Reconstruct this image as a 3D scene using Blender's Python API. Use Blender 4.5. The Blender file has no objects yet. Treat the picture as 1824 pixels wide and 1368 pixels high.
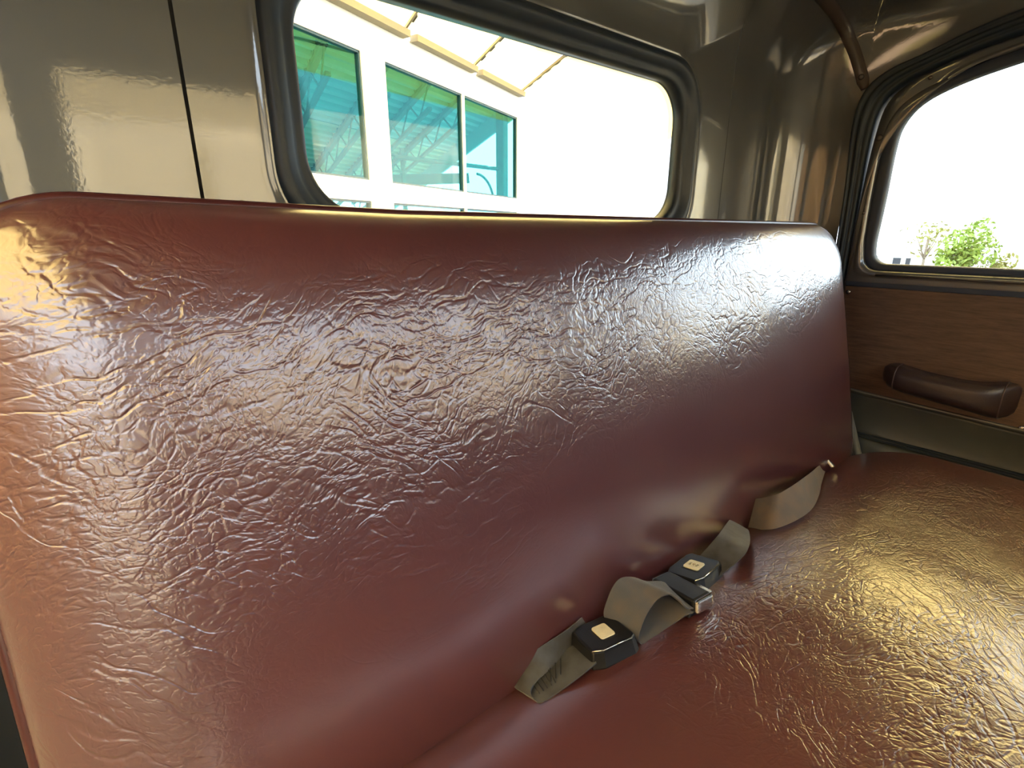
import bpy, bmesh, math, random
import numpy as np
from mathutils import Vector, Matrix

random.seed(7); np.random.seed(7)
SC = bpy.context.scene
COL = SC.collection
Z0 = 1.45                      # height of the eye above the ground; cab coordinates count z from here

# ------------------------------------------------------------------ camera
cam = bpy.data.cameras.new('camera')
cam.sensor_fit = 'HORIZONTAL'; cam.sensor_width = 36.0
cam.lens = 36.0 * 892.0 / 1824.0
cam.clip_start = 0.01; cam.clip_end = 500
camo = bpy.data.objects.new('camera', cam); COL.objects.link(camo)
camo.location = (0, 0, Z0)
AZ = math.radians(51.6); PITCH = math.atan(269 / 892.0)
camo.rotation_euler = (math.pi / 2 - PITCH, 0, AZ - math.pi / 2)
SC.camera = camo

# ------------------------------------------------------------------ world, sun, exposure
SKY = 2.7
world = bpy.data.worlds.new('World'); SC.world = world
world.use_nodes = True
bg = world.node_tree.nodes['Background']
bg.inputs['Color'].default_value = (0.74, 0.87, 1.0, 1)
bg.inputs['Strength'].default_value = SKY
sun = bpy.data.lights.new('sun', 'SUN'); sun.energy = 20.0; sun.angle = math.radians(1.0)
sun.color = (1.0, 0.95, 0.87)
suno = bpy.data.objects.new('sun', sun); COL.objects.link(suno)
sd = Vector((0.62, 0.30, 0.80)).normalized()          # towards the sun
suno.rotation_euler = sd.to_track_quat('Z', 'Y').to_euler(); suno.location = (6, 2, 12)
SC.view_settings.view_transform = 'Standard'
SC.view_settings.look = 'None'
SC.view_settings.gamma = 1.0
SC.view_settings.use_curve_mapping = False
SC.view_settings.exposure = 1.38

# ------------------------------------------------------------------ materials
def new_mat(name):
    m = bpy.data.materials.new(name); m.use_nodes = True
    nt = m.node_tree; nt.nodes.clear()
    out = nt.nodes.new('ShaderNodeOutputMaterial')
    return m, nt, out

def node(nt, typ, ins=None, **props):
    n = nt.nodes.new(typ)
    for k, v in props.items(): setattr(n, k, v)
    for k, v in (ins or {}).items():
        if isinstance(v, bpy.types.NodeSocket): nt.links.new(v, n.inputs[k])
        else: n.inputs[k].default_value = v
    return n

def math_n(nt, op, a, b=None, c=None, clamp=False):
    n = nt.nodes.new('ShaderNodeMath'); n.operation = op; n.use_clamp = clamp
    for i, v in enumerate((a, b, c)):
        if v is None: continue
        if isinstance(v, bpy.types.NodeSocket): nt.links.new(v, n.inputs[i])
        else: n.inputs[i].default_value = v
    return n.outputs[0]

def mixcol(nt, fac, a, b):
    n = nt.nodes.new('ShaderNodeMix'); n.data_type = 'RGBA'
    for sock, v in ((n.inputs[0], fac), (n.inputs[6], a), (n.inputs[7], b)):
        if isinstance(v, bpy.types.NodeSocket): nt.links.new(v, sock)
        else: sock.default_value = v if not isinstance(v, tuple) else (*v, 1)[:4]
    return n.outputs[2]

def simple(name, col, rough=0.5, metal=0.0, spec=0.5, coat=0.0, coat_r=0.1, var=0.12, nscale=30.0, bump=0.0, bscale=200.0, coat_ior=1.5):
    m, nt, out = new_mat(name)
    tc = node(nt, 'ShaderNodeTexCoord')
    nz = node(nt, 'ShaderNodeTexNoise', {'Vector': tc.outputs['Object'], 'Scale': nscale, 'Detail': 4.0})
    lo = tuple(c * (1 - var) for c in col); hi = tuple(min(1, c * (1 + var)) for c in col)
    c = mixcol(nt, nz.outputs['Fac'], lo, hi)
    p = node(nt, 'ShaderNodeBsdfPrincipled', {'Base Color': c, 'Roughness': rough, 'Metallic': metal,
             'Specular IOR Level': spec, 'Coat Weight': coat, 'Coat Roughness': coat_r, 'Coat IOR': coat_ior})
    if bump:
        nb = node(nt, 'ShaderNodeTexNoise', {'Vector': tc.outputs['Object'], 'Scale': bscale, 'Detail': 2.0})
        b = node(nt, 'ShaderNodeBump', {'Height': nb.outputs['Fac'], 'Strength': bump, 'Distance': 0.001})
        nt.links.new(b.outputs['Normal'], p.inputs['Normal'])
        if coat: nt.links.new(b.outputs['Normal'], p.inputs['Coat Normal'])
    nt.links.new(p.outputs[0], out.inputs['Surface'])
    return m

BUMP_D = 0.00055
def vinyl_material(name, plane, k):
    """burgundy vinyl with creases; the float attribute 'wrinkle' says where the hide is creased"""
    m, nt, out = new_mat(name)
    tc = node(nt, 'ShaderNodeTexCoord')
    at = node(nt, 'ShaderNodeAttribute', attribute_name='wrinkle')
    base = tc.outputs['Object']
    # bend the coordinates so that creases wander
    def warp(vec, scale, amount):
        wn = node(nt, 'ShaderNodeTexNoise', {'Vector': vec, 'Scale': scale, 'Detail': 3.0})
        wsub = node(nt, 'ShaderNodeVectorMath', {0: wn.outputs['Color'], 1: (0.5, 0.5, 0.5)}, operation='SUBTRACT')
        wsc = node(nt, 'ShaderNodeVectorMath', {0: wsub.outputs[0], 'Scale': amount}, operation='SCALE')
        return node(nt, 'ShaderNodeVectorMath', {0: vec, 1: wsc.outputs[0]}, operation='ADD').outputs[0]
    wv = warp(base, 6.0, 0.10)
    def turned(deg, sx, sy):
        r = math.radians(deg)
        rot = (0, r, 0) if plane == 'XZ' else (0, 0, r)
        a = node(nt, 'ShaderNodeMapping', {'Vector': wv, 'Rotation': rot})
        sc = (sx, 1.0, sy) if plane == 'XZ' else (sx, sy, 1.0)
        return node(nt, 'ShaderNodeMapping', {'Vector': a.outputs[0], 'Scale': sc}).outputs[0]
    def ridge(vec, scale, detail, w):
        n = node(nt, 'ShaderNodeTexNoise', {'Vector': vec, 'Scale': scale * k, 'Detail': detail, 'Roughness': 0.5})
        a = math_n(nt, 'ABSOLUTE', math_n(nt, 'SUBTRACT', n.outputs['Fac'], 0.5))
        r = node(nt, 'ShaderNodeMapRange', {'Value': a, 'From Min': 0.0, 'From Max': w}, interpolation_type='SMOOTHSTEP')
        return r.outputs[0]
    def patch(scale, lo, hi, seed):
        mp = node(nt, 'ShaderNodeMapping', {'Vector': base, 'Location': (seed, seed * 1.7, -seed)})
        n = node(nt, 'ShaderNodeTexNoise', {'Vector': mp.outputs[0], 'Scale': scale, 'Detail': 3.0})
        return node(nt, 'ShaderNodeMapRange', {'Value': n.outputs['Fac'], 'From Min': lo, 'From Max': hi}, interpolation_type='SMOOTHSTEP').outputs[0]
    def layer(h, amp, mask=None):
        x = math_n(nt, 'MULTIPLY', math_n(nt, 'SUBTRACT', h, 1.0), amp)
        return x if mask is None else math_n(nt, 'MULTIPLY', x, mask)
    folds = layer(ridge(turned(8, 0.40, 1.25), 26.0, 2.0, 0.055), 1.0, patch(7.0, 0.36, 0.58, 3.1))
    diag = layer(ridge(turned(-42, 0.33, 1.2), 26.0, 2.0, 0.05), 0.9, patch(8.0, 0.46, 0.62, 9.3))
    diag2 = layer(ridge(turned(62, 0.35, 1.2), 30.0, 2.0, 0.05), 0.8, patch(8.0, 0.48, 0.64, 17.9))
    vo = node(nt, 'ShaderNodeTexVoronoi', {'Vector': turned(15, 0.8, 1.1), 'Scale': 62.0 * k}, feature='DISTANCE_TO_EDGE')
    cr = node(nt, 'ShaderNodeMapRange', {'Value': vo.outputs['Distance'], 'From Min': 0.0, 'From Max': 0.16}, interpolation_type='SMOOTHSTEP').outputs[0]
    crack = layer(cr, 0.55, patch(9.0, 0.38, 0.60, 5.5))
    fine = layer(ridge(wv, 85.0, 2.0, 0.10), 0.28)
    soft = node(nt, 'ShaderNodeTexNoise', {'Vector': turned(8, 0.6, 1.2), 'Scale': 55.0 * k, 'Detail': 2.0})
    h = folds
    for q in (diag, diag2, crack, fine, math_n(nt, 'MULTIPLY', soft.outputs['Fac'], 1.2)): h = math_n(nt, 'ADD', h, q)
    h = math_n(nt, 'MULTIPLY', h, at.outputs['Fac'])
    grain = node(nt, 'ShaderNodeTexNoise', {'Vector': base, 'Scale': 900.0, 'Detail': 2.0})
    h = math_n(nt, 'ADD', h, math_n(nt, 'MULTIPLY', grain.outputs['Fac'], 0.05))
    b = node(nt, 'ShaderNodeBump', {'Height': h, 'Strength': 0.8, 'Distance': BUMP_D})
    cn = node(nt, 'ShaderNodeTexNoise', {'Vector': base, 'Scale': 5.0, 'Detail': 4.0})
    c = mixcol(nt, cn.outputs['Fac'], (0.060, 0.0155, 0.0165), (0.092, 0.0235, 0.0235))
    p = node(nt, 'ShaderNodeBsdfPrincipled', {'Base Color': c, 'Roughness': 0.40, 'Specular IOR Level': 0.8,
             'Normal': b.outputs[0], 'Coat Weight': 1.0, 'Coat Roughness': 0.20, 'Coat IOR': 1.75, 'Coat Normal': b.outputs[0]})
    nt.links.new(p.outputs[0], out.inputs['Surface'])
    return m

def wood_material():
    m, nt, out = new_mat('walnut_board')
    tc = node(nt, 'ShaderNodeTexCoord')
    mp = node(nt, 'ShaderNodeMapping', {'Vector': tc.outputs['Object'], 'Scale': (1.0, 2.5, 26.0)})
    n1 = node(nt, 'ShaderNodeTexNoise', {'Vector': mp.outputs[0], 'Scale': 5.0, 'Detail': 8.0, 'Roughness': 0.65, 'Distortion': 0.6})
    n2 = node(nt, 'ShaderNodeTexNoise', {'Vector': mp.outputs[0], 'Scale': 22.0, 'Detail': 4.0, 'Roughness': 0.7})
    f = math_n(nt, 'ADD', math_n(nt, 'MULTIPLY', n1.outputs['Fac'], 0.7), math_n(nt, 'MULTIPLY', n2.outputs['Fac'], 0.3))
    r = node(nt, 'ShaderNodeMapRange', {'Value': f, 'From Min': 0.3, 'From Max': 0.7})
    c = mixcol(nt, r.outputs[0], (0.042, 0.022, 0.014), (0.150, 0.084, 0.050))
    b = node(nt, 'ShaderNodeBump', {'Height': f, 'Strength': 0.25, 'Distance': 0.001})
    p = node(nt, 'ShaderNodeBsdfPrincipled', {'Base Color': c, 'Roughness': 0.42, 'Normal': b.outputs[0]})
    nt.links.new(p.outputs[0], out.inputs['Surface'])
    return m

def webbing_material(name, col, dirt):
    m, nt, out = new_mat(name)
    tc = node(nt, 'ShaderNodeTexCoord')
    uv = tc.outputs['UV']
    wv = node(nt, 'ShaderNodeTexWave', {'Vector': uv, 'Scale': 40.0, 'Distortion': 0.5}, bands_direction='Y')
    wv2 = node(nt, 'ShaderNodeTexWave', {'Vector': uv, 'Scale': 9.0, 'Distortion': 0.2}, bands_direction='X')
    nz = node(nt, 'ShaderNodeTexNoise', {'Vector': tc.outputs['Object'], 'Scale': 45.0, 'Detail': 5.0})
    st = node(nt, 'ShaderNodeMapRange', {'Value': nz.outputs['Fac'], 'From Min': 0.4, 'From Max': 0.65})
    c = mixcol(nt, st.outputs[0], col, dirt)
    c = mixcol(nt, math_n(nt, 'MULTIPLY', wv2.outputs['Fac'], 0.18), c, tuple(x * 0.5 for x in col))
    b = node(nt, 'ShaderNodeBump', {'Height': wv.outputs['Fac'], 'Strength': 0.3, 'Distance': 0.0006})
    p = node(nt, 'ShaderNodeBsdfPrincipled', {'Base Color': c, 'Roughness': 0.6, 'Normal': b.outputs[0], 'Sheen Weight': 0.2})
    nt.links.new(p.outputs[0], out.inputs['Surface'])
    return m

def glass_material(name, tint, refl=1.0, rough=0.0):
    m, nt, out = new_mat(name)
    tr = node(nt, 'ShaderNodeBsdfTransparent', {'Color': (*tint, 1)})
    gl = node(nt, 'ShaderNodeBsdfGlossy', {'Color': (1, 1, 1, 1), 'Roughness': rough})
    fr = node(nt, 'ShaderNodeFresnel', {'IOR': 1.45})
    f = math_n(nt, 'MULTIPLY', fr.outputs[0], refl)
    mx = node(nt, 'ShaderNodeMixShader', {0: f, 1: tr.outputs[0], 2: gl.outputs[0]})
    nt.links.new(mx.outputs[0], out.inputs['Surface'])
    return m

def translucent_material(name, col, tcol, fac):
    m, nt, out = new_mat(name)
    d = node(nt, 'ShaderNodeBsdfDiffuse', {'Color': (*col, 1)})
    t = node(nt, 'ShaderNodeBsdfTranslucent', {'Color': (*tcol, 1)})
    mx = node(nt, 'ShaderNodeMixShader', {0: fac, 1: d.outputs[0], 2: t.outputs[0]})
    nt.links.new(mx.outputs[0], out.inputs['Surface'])
    return m

M = {}
M['vinyl_back'] = vinyl_material('burgundy_vinyl_backrest', 'XZ', 1.38)
M['vinyl_seat'] = vinyl_material('burgundy_vinyl_cushion', 'XY', 1.75)
M['piping'] = simple('burgundy_piping', (0.050, 0.012, 0.012), 0.28, var=0.3, nscale=60)
M['paint'] = simple('taupe_gloss_paint', (0.074, 0.076, 0.073), 0.35, coat=1.0, coat_r=0.06, coat_ior=1.75, var=0.06, nscale=8, bump=0.04, bscale=260)
M['seam_shade'] = simple('seam_shadow_gap', (0.01, 0.009, 0.008), 0.8)
M['trim_paint'] = simple('brown_trim_paint', (0.070, 0.052, 0.040), 0.4, coat=0.3)
M['panel_paint'] = simple('grey_green_door_paint', (0.062, 0.068, 0.060), 0.42, coat=0.25, coat_r=0.2, var=0.1)
M['bead'] = simple('pale_paint_edge_light', (0.17, 0.165, 0.14), 0.35, coat=0.4)  # pale rod and bead paint, also stands for the highlight on the door's bottom edge
M['rubber'] = simple('black_rubber_gasket', (0.015, 0.021, 0.029), 0.42, spec=0.35, var=0.2)
M['rubber_seal'] = simple('dark_green_rubber_seal', (0.015, 0.024, 0.031), 0.5, spec=0.35, var=0.2)
M['channel'] = simple('felt_window_channel', (0.028, 0.038, 0.055), 0.6, var=0.2)
M['wood'] = wood_material()
M['armrest'] = simple('dark_brown_vinyl', (0.040, 0.025, 0.023), 0.38, var=0.2, bump=0.3, bscale=350)
M['armseam'] = simple('armrest_seam_bead', (0.09, 0.06, 0.05), 0.35)
M['steel'] = simple('plated_steel', (0.55, 0.53, 0.48), 0.25, metal=1.0)
M['screw'] = simple('dark_screw', (0.10, 0.09, 0.08), 0.35, metal=0.8)
M['chrome'] = simple('chrome_edge', (0.75, 0.72, 0.65), 0.15, metal=1.0, var=0.2, nscale=200)
M['buckle'] = simple('black_buckle_plastic', (0.008, 0.008, 0.009), 0.28, spec=0.3, var=0.3)
M['button'] = simple('aged_ivory_button', (0.62, 0.56, 0.40), 0.45, var=0.2, nscale=150)
M['ink'] = simple('worn_button_print', (0.16, 0.13, 0.09), 0.6)
M['web_grey'] = webbing_material('grey_webbing', (0.050, 0.052, 0.062), (0.072, 0.060, 0.058))
M['web_soiled'] = webbing_material('soiled_grey_webbing', (0.052, 0.053, 0.056), (0.022, 0.018, 0.014))
M['web_tan'] = webbing_material('tan_webbing', (0.095, 0.074, 0.060), (0.14, 0.090, 0.055))
M['thread'] = simple('black_stitching', (0.012, 0.011, 0.01), 0.7)
M['glass'] = glass_material('clear_cab_glass', (0.97, 0.99, 0.98), 0.6)

# ------------------------------------------------------------------ mesh helpers (cab coordinates)
def origin_of(o):
    p = Vector((0, 0, 0))
    while o is not None:
        p += o.location; o = o.parent
    return p

def obj(name, verts, faces, mat, parent=None, smooth=True, attr=None, uv=None, bevel=None, solid=None, autos=None):
    """one mesh object; verts are cab coordinates (z counted from the eye)"""
    V = np.asarray(verts, float) + (0, 0, Z0)
    me = bpy.data.meshes.new(name)
    o = bpy.data.objects.new(name, me); COL.objects.link(o)
    if parent is not None:
        o.parent = parent; org = origin_of(parent)
    else:
        lo, hi = V.min(0), V.max(0)
        org = Vector(((lo[0] + hi[0]) / 2, (lo[1] + hi[1]) / 2, lo[2])); o.location = org
    me.from_pydata((V - np.array(org)).tolist(), [], [tuple(int(i) for i in f) for f in faces])
    me.materials.append(mat)
    if attr is not None:
        for k, a in attr.items():
            at = me.attributes.new(k, 'FLOAT', 'POINT'); at.data.foreach_set('value', np.asarray(a, np.float32))
    if uv is not None:
        ul = me.uv_layers.new(name='UVMap')
        idx = np.empty(len(me.loops), int); me.loops.foreach_get('vertex_index', idx)
        ul.data.foreach_set('uv', np.asarray(uv, np.float32)[idx].ravel())
    if smooth: me.polygons.foreach_set('use_smooth', [True] * len(me.polygons))
    if autos: me.set_sharp_from_angle(angle=math.radians(autos))
    me.update()
    if solid:
        md = o.modifiers.new('thick', 'SOLIDIFY'); md.thickness = solid[0]; md.offset = solid[1]
    if bevel:
        md = o.modifiers.new('bevel', 'BEVEL'); md.width = bevel; md.segments = 3; md.limit_method = 'ANGLE'; md.angle_limit = math.radians(40)
    return o

def empty(name, loc, parent=None):
    o = bpy.data.objects.new(name, None); COL.objects.link(o)
    o.empty_display_size = 0.05
    o.location = (loc[0], loc[1], loc[2] + Z0)
    return o

def tag(o, label=None, cat=None, group=None, kind=None):
    if label: o['label'] = label
    if cat: o['category'] = cat
    if group: o['group'] = group
    if kind: o['kind'] = kind
    return o

def grid_faces(nu, nv, flip=False, closed_u=False):
    f = []
    for j in range(nv - 1):
        for i in range(nu if closed_u else nu - 1):
            a = j * nu + i; b = j * nu + (i + 1) % nu; c = b + nu; d = a + nu
            f.append((a, d, c, b) if flip else (a, b, c, d))
    return f

def catmull(pts, n):
    P = np.asarray(pts, float)
    P = np.vstack([2 * P[0] - P[1], P, 2 * P[-1] - P[-2]])
    out = []
    for i in range(1, len(P) - 2):
        for k in range(n):
            t = k / n
            out.append(0.5 * ((2 * P[i]) + (-P[i - 1] + P[i + 1]) * t + (2 * P[i - 1] - 5 * P[i] + 4 * P[i + 1] - P[i + 2]) * t * t
                              + (-P[i - 1] + 3 * P[i] - 3 * P[i + 1] + P[i + 2]) * t ** 3))
    out.append(P[-2]); return np.array(out)

def tube_geo(path, r, k=8, closed=False):
    P = np.asarray(path, float); n = len(P)
    R = np.full(n, r) if np.isscalar(r) else np.asarray(r)
    T = np.roll(P, -1, 0) - np.roll(P, 1, 0)
    if not closed: T[0] = P[1] - P[0]; T[-1] = P[-1] - P[-2]
    T /= np.linalg.norm(T, axis=1)[:, None] + 1e-12
    ref = np.array([0.0, 0.0, 1.0]) if abs(T[0][2]) < 0.9 else np.array([1.0, 0, 0])
    V = []
    N = np.cross(T[0], ref); N /= np.linalg.norm(N)
    for i in range(n):
        N = N - T[i] * N.dot(T[i]); N /= np.linalg.norm(N) + 1e-12
        B = np.cross(T[i], N)
        for j in range(k):
            a = 2 * math.pi * j / k
            V.append(P[i] + R[i] * (math.cos(a) * N + math.sin(a) * B))
    F = []
    for i in range(n if closed else n - 1):
        for j in range(k):
            a = i * k + j; b = i * k + (j + 1) % k; c = ((i + 1) % n) * k + (j + 1) % k; d = ((i + 1) % n) * k + j
            F.append((a, b, c, d))
    if not closed:
        F.append(tuple(range(k))[::-1]); F.append(tuple((n - 1) * k + j for j in range(k)))
    return V, F

def merge(*geos):
    V, F = [], []
    for v, f in geos:
        o = len(V); V += [tuple(x) for x in v]; F += [tuple(i + o for i in q) for q in f]
    return V, F

def box_geo(c, s, ax=None):
    """box centred at c, full size s, axes ax (3 rows)"""
    A = np.eye(3) if ax is None else np.asarray(ax, float)
    c = np.asarray(c, float); V = []
    for dz in (-.5, .5):
        for dx, dy in ((-.5, -.5), (.5, -.5), (.5, .5), (-.5, .5)):
            V.append(c + A[0] * dx * s[0] + A[1] * dy * s[1] + A[2] * dz * s[2])
    return V, [(3, 2, 1, 0), (4, 5, 6, 7), (0, 1, 5, 4), (1, 2, 6, 5), (2, 3, 7, 6), (3, 0, 4, 7)]

def beam_geo(a, b, w, h, up=(0, 0, 1)):
    a = np.asarray(a, float); b = np.asarray(b, float)
    d = b - a; L = np.linalg.norm(d); d /= L
    s = np.cross(d, up); s /= np.linalg.norm(s); u = np.cross(s, d)
    return box_geo((a + b) / 2, (L, w, h), (d, s, u))

def prism_geo(outline, axis_o, ax_u, ax_v, ax_n, h, top_scale=1.0):
    """extruded outline (2D list) with a top that may be smaller"""
    o = np.asarray(axis_o, float); U, W, N = (np.asarray(a, float) for a in (ax_u, ax_v, ax_n))
    q = np.asarray(outline, float); c = q.mean(0); n = len(q)
    V = [o + U * p[0] + W * p[1] for p in q] + [o + U * (c[0] + (p[0] - c[0]) * top_scale) + W * (c[1] + (p[1] - c[1]) * top_scale) + N * h for p in q]
    F = [tuple(range(n))[::-1], tuple(range(n, 2 * n))] + [(i, (i + 1) % n, n + (i + 1) % n, n + i) for i in range(n)]
    return V, F

def rrect(x0, x1, y0, y1, r, k=10):
    """rounded rectangle, counter-clockwise; r one radius or four (lower right, upper right, upper left, lower left)"""
    rs = (r,) * 4 if np.isscalar(r) else r
    out = []
    for (cx, cy, a0), rr in zip(((x1, y0, -90), (x1, y1, 0), (x0, y1, 90), (x0, y0, 180)), rs):
        sx = -1 if cx == x1 else 1; sy = 1 if cy == y0 else -1
        for i in range(k + 1):
            a = math.radians(a0 + 90 * i / k)
            out.append((cx + sx * rr + rr * math.cos(a), cy + sy * rr + rr * math.sin(a)))
    return np.array(out)

def resample(poly, n, closed=True):
    P = np.asarray(poly, float)
    if closed: P = np.vstack([P, P[:1]])
    L = np.r_[0, np.cumsum(np.linalg.norm(np.diff(P, axis=0), axis=1))]
    s = np.linspace(0, L[-1], n + 1)[:-1] if closed else np.linspace(0, L[-1], n)
    return np.stack([np.interp(s, L, P[:, i]) for i in range(P.shape[1])], 1)

def chaikin(P, it=2, closed=True):
    P = np.asarray(P, float)
    for _ in range(it):
        Q = np.roll(P, -1, 0)
        P = np.stack([P * 0.75 + Q * 0.25, P * 0.25 + Q * 0.75], 1).reshape(-1, P.shape[1])
    return P

# =================================================================== STRUCTURE: the cab shell
XL, XR, YR, YF = -0.20, 1.42, 0.66, -0.55
CX, CY = (XL + XR) / 2, 0.05
ZTOP, KIN = 0.535, 0.36
RC = 0.13

def shell(x, y, zs, w):
    """point of the shell: plan point (x, y), w = height up to zs and then arc length over the roof curve"""
    w = np.asarray(w, float)
    H = ZTOP - zs
    phi = np.clip((w - zs) / H, 0, math.pi / 2)
    sc = 1 - KIN * (1 - np.cos(phi))
    z = np.where(w <= zs, w, zs + H * np.sin(phi))
    return np.stack([CX + (x - CX) * sc, CY + (y - CY) * sc, z], -1)
ZS_REAR, ZS_SIDE = 0.33, 0.42
def wtop(zs): return zs + (ZTOP - zs) * math.pi / 2
SEAM_L, SEAM_R = 0.096, 1.131

# rear wall with the window hole -------------------------------------------------
WX0, WX1, WZ0, WZ1 = 0.178, 1.006, -0.012, 0.318       # outer edge of the gasket
WC = ((WX0 + WX1) / 2, (WZ0 + WZ1) / 2)
def rear_wall():
    out = rrect(WX0, WX1, WZ0, WZ1, 0.085, 14)
    x0, x1, w0, w1 = SEAM_L + 0.0018, SEAM_R - 0.0012, -0.15, wtop(ZS_REAR)
    th = []
    pts = []
    for p in out:
        d = p - np.array(WC)
        t = min([((x1 if d[0] > 0 else x0) - WC[0]) / d[0] if abs(d[0]) > 1e-9 else 1e9,
                 ((w1 if d[1] > 0 else w0) - WC[1]) / d[1] if abs(d[1]) > 1e-9 else 1e9])
        pts.append((p, np.array(WC) + d * t))
    # put the corners of the outer rectangle in
    for cx in (x0, x1):
        for cy in (w0, w1):
            c = np.array((cx, cy)); d = c - np.array(WC); a = math.atan2(d[1], d[0])
            inner = min(out, key=lambda p: abs(math.atan2(p[1] - WC[1], p[0] - WC[0]) - a))
            k = [i for i, q in enumerate(pts) if np.allclose(q[0], inner)][0]
            pts[k] = (inner, c)
    # extra points along the long straight sides
    dense = []
    n = len(pts)
    for i in range(n):
        a, b = pts[i], pts[(i + 1) % n]
        L = np.linalg.norm(b[0] - a[0]); m = max(1, int(L / 0.03))
        for k in range(m): dense.append((a[0] + (b[0] - a[0]) * k / m, a[1] + (b[1] - a[1]) * k / m))
    pts = dense; n = len(pts); R = 26
    V = []
    for j in range(-3, R + 1):
        for a, b in pts:
            if j < 0:                                  # rolled lip going out behind the gasket
                q = a; p = shell(q[0], YR, ZS_REAR, q[1]); p = p + np.array((0, 0.010 * (-j) / 3 * 1.5, 0)); 
                d = np.array(WC) - a; d /= np.linalg.norm(d); p[0] += d[0] * 0.004 * (-j) / 3; p[2] += d[1] * 0.004 * (-j) / 3
            else:
                t = (j / R); q = a + (b - a) * t; p = shell(q[0], YR, ZS_REAR, q[1])
                p = p - np.array((0, 0.006 * math.exp(-(np.linalg.norm(q - a) / 0.010) ** 2 * 1.2), 0)) + np.array((0, 0.006 * math.exp(-(np.linalg.norm(q - a) / 0.003) ** 2), 0))
            V.append(p)
    F = grid_faces(n, R + 4, True, True)
    xs = np.linspace(x0, x1, 20); ws = np.linspace(-0.75, -0.15, 4); o = len(V)
    for w in ws:
        for x in xs: V.append(shell(x, YR, ZS_REAR, w))
    F += [tuple(i + o for i in f) for f in grid_faces(20, 4)]
    return V, F
V, F = rear_wall()
wall_rear = tag(obj('wall_rear', V, F, M['paint']), 'glossy taupe painted rear cab panel around the back window', kind='structure')

def plan_arc(side):
    """plan points from the seam on the rear wall round the corner to the door jamb"""
    s = 1 if side > 0 else -1
    seam = SEAM_R + 0.0012 if s > 0 else SEAM_L - 0.0018
    xe = XR if s > 0 else XL
    pts = [(x, YR, 0.0) for x in np.linspace(seam, xe - s * RC, 10)]
    for a in np.linspace(0, 90, 22)[1:]:
        a = math.radians(a)
        pts.append((xe - s * RC + s * RC * math.sin(a), YR - RC + RC * math.cos(a), math.sin(a) ** 2))
    for y in (0.52, 0.508): pts.append((xe, y, 1.0))
    return pts
def zs_of(k): return ZS_REAR + (ZS_SIDE - ZS_REAR) * k

for side, nm, lb in ((1, 'wall_corner_right', 'taupe painted rear corner panel between back window and wood trimmed door'),
                     (-1, 'wall_corner_left', 'taupe painted rear corner panel behind the near end of the seat')):
    P = plan_arc(side); rows = np.r_[np.linspace(-0.75, 0.30, 10), np.linspace(0.33, 1.0, 26)]
    V = []
    for r in rows:
        for i, (x, y, k) in enumerate(P):
            zs = zs_of(k)
            w = r if r <= 0.30 else 0.30 + (r - 0.30) / 0.70 * (wtop(zs) - 0.30)
            p = shell(x, y, zs, w)
            # pressed vertical bead where the flat wall turns into the corner
            u = (x - (XR - RC) if side > 0 else (XL + RC) - x)
            bead = 0.006 * math.exp(-((u + 0.004) / 0.007) ** 2) * min(1, max(0, (0.36 - w) / 0.10))
            p = p - np.array((0, bead, 0))
            V.append(p)
    F = grid_faces(len(P), len(rows), side < 0)
    tag(obj(nm, V, F, M['paint']), lb, kind='structure')

# dark strips behind the seams, standing for the shade in the open gaps
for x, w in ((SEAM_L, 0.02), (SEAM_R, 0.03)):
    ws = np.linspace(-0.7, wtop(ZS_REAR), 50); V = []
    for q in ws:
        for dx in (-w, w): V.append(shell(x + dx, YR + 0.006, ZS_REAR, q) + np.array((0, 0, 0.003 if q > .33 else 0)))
    tag(obj('trim_1' if x == SEAM_L else 'trim_2', V, grid_faces(2, 50), M['seam_shade'], solid=(0.002, 0)),
        'dark strip standing for the shade in the open seam of the rear wall ' + ('left' if x == SEAM_L else 'right') + ' of the back window', kind='structure')

# roof rail above each door, front header, and the roof skin
DOOR_TOP = [(-0.46, 0.30), (-0.40, 0.385), (-0.25, 0.408), (0.0, 0.415), (0.17, 0.410), (0.264, 0.398), (0.359, 0.372), (0.448, 0.343), (0.490, 0.310), (0.508, 0.24)]
def door_top(y):
    return float(np.interp(y, [p[0] for p in DOOR_TOP], [p[1] for p in DOOR_TOP]))
for s, nm in ((1, 'wall_rail_right'), (-1, 'wall_rail_left')):
    xe = XR if s > 0 else XL
    ys = np.r_[np.linspace(0.508, 0.44, 8), np.linspace(0.43, -0.38, 30), np.linspace(-0.40, YF + RC, 5)]
    R = 26; V = []
    for j in range(R + 1):
        for y in ys:
            zb = door_top(y); w = zb + (wtop(ZS_SIDE) - zb) * j / R
            V.append(shell(xe, y, ZS_SIDE, w))
    tag(obj(nm, V, grid_faces(len(ys), R + 1, s < 0), M['paint']), 'taupe painted roof side above the ' + ('far door with the window' if s > 0 else 'near door opening'), kind='structure')

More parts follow.
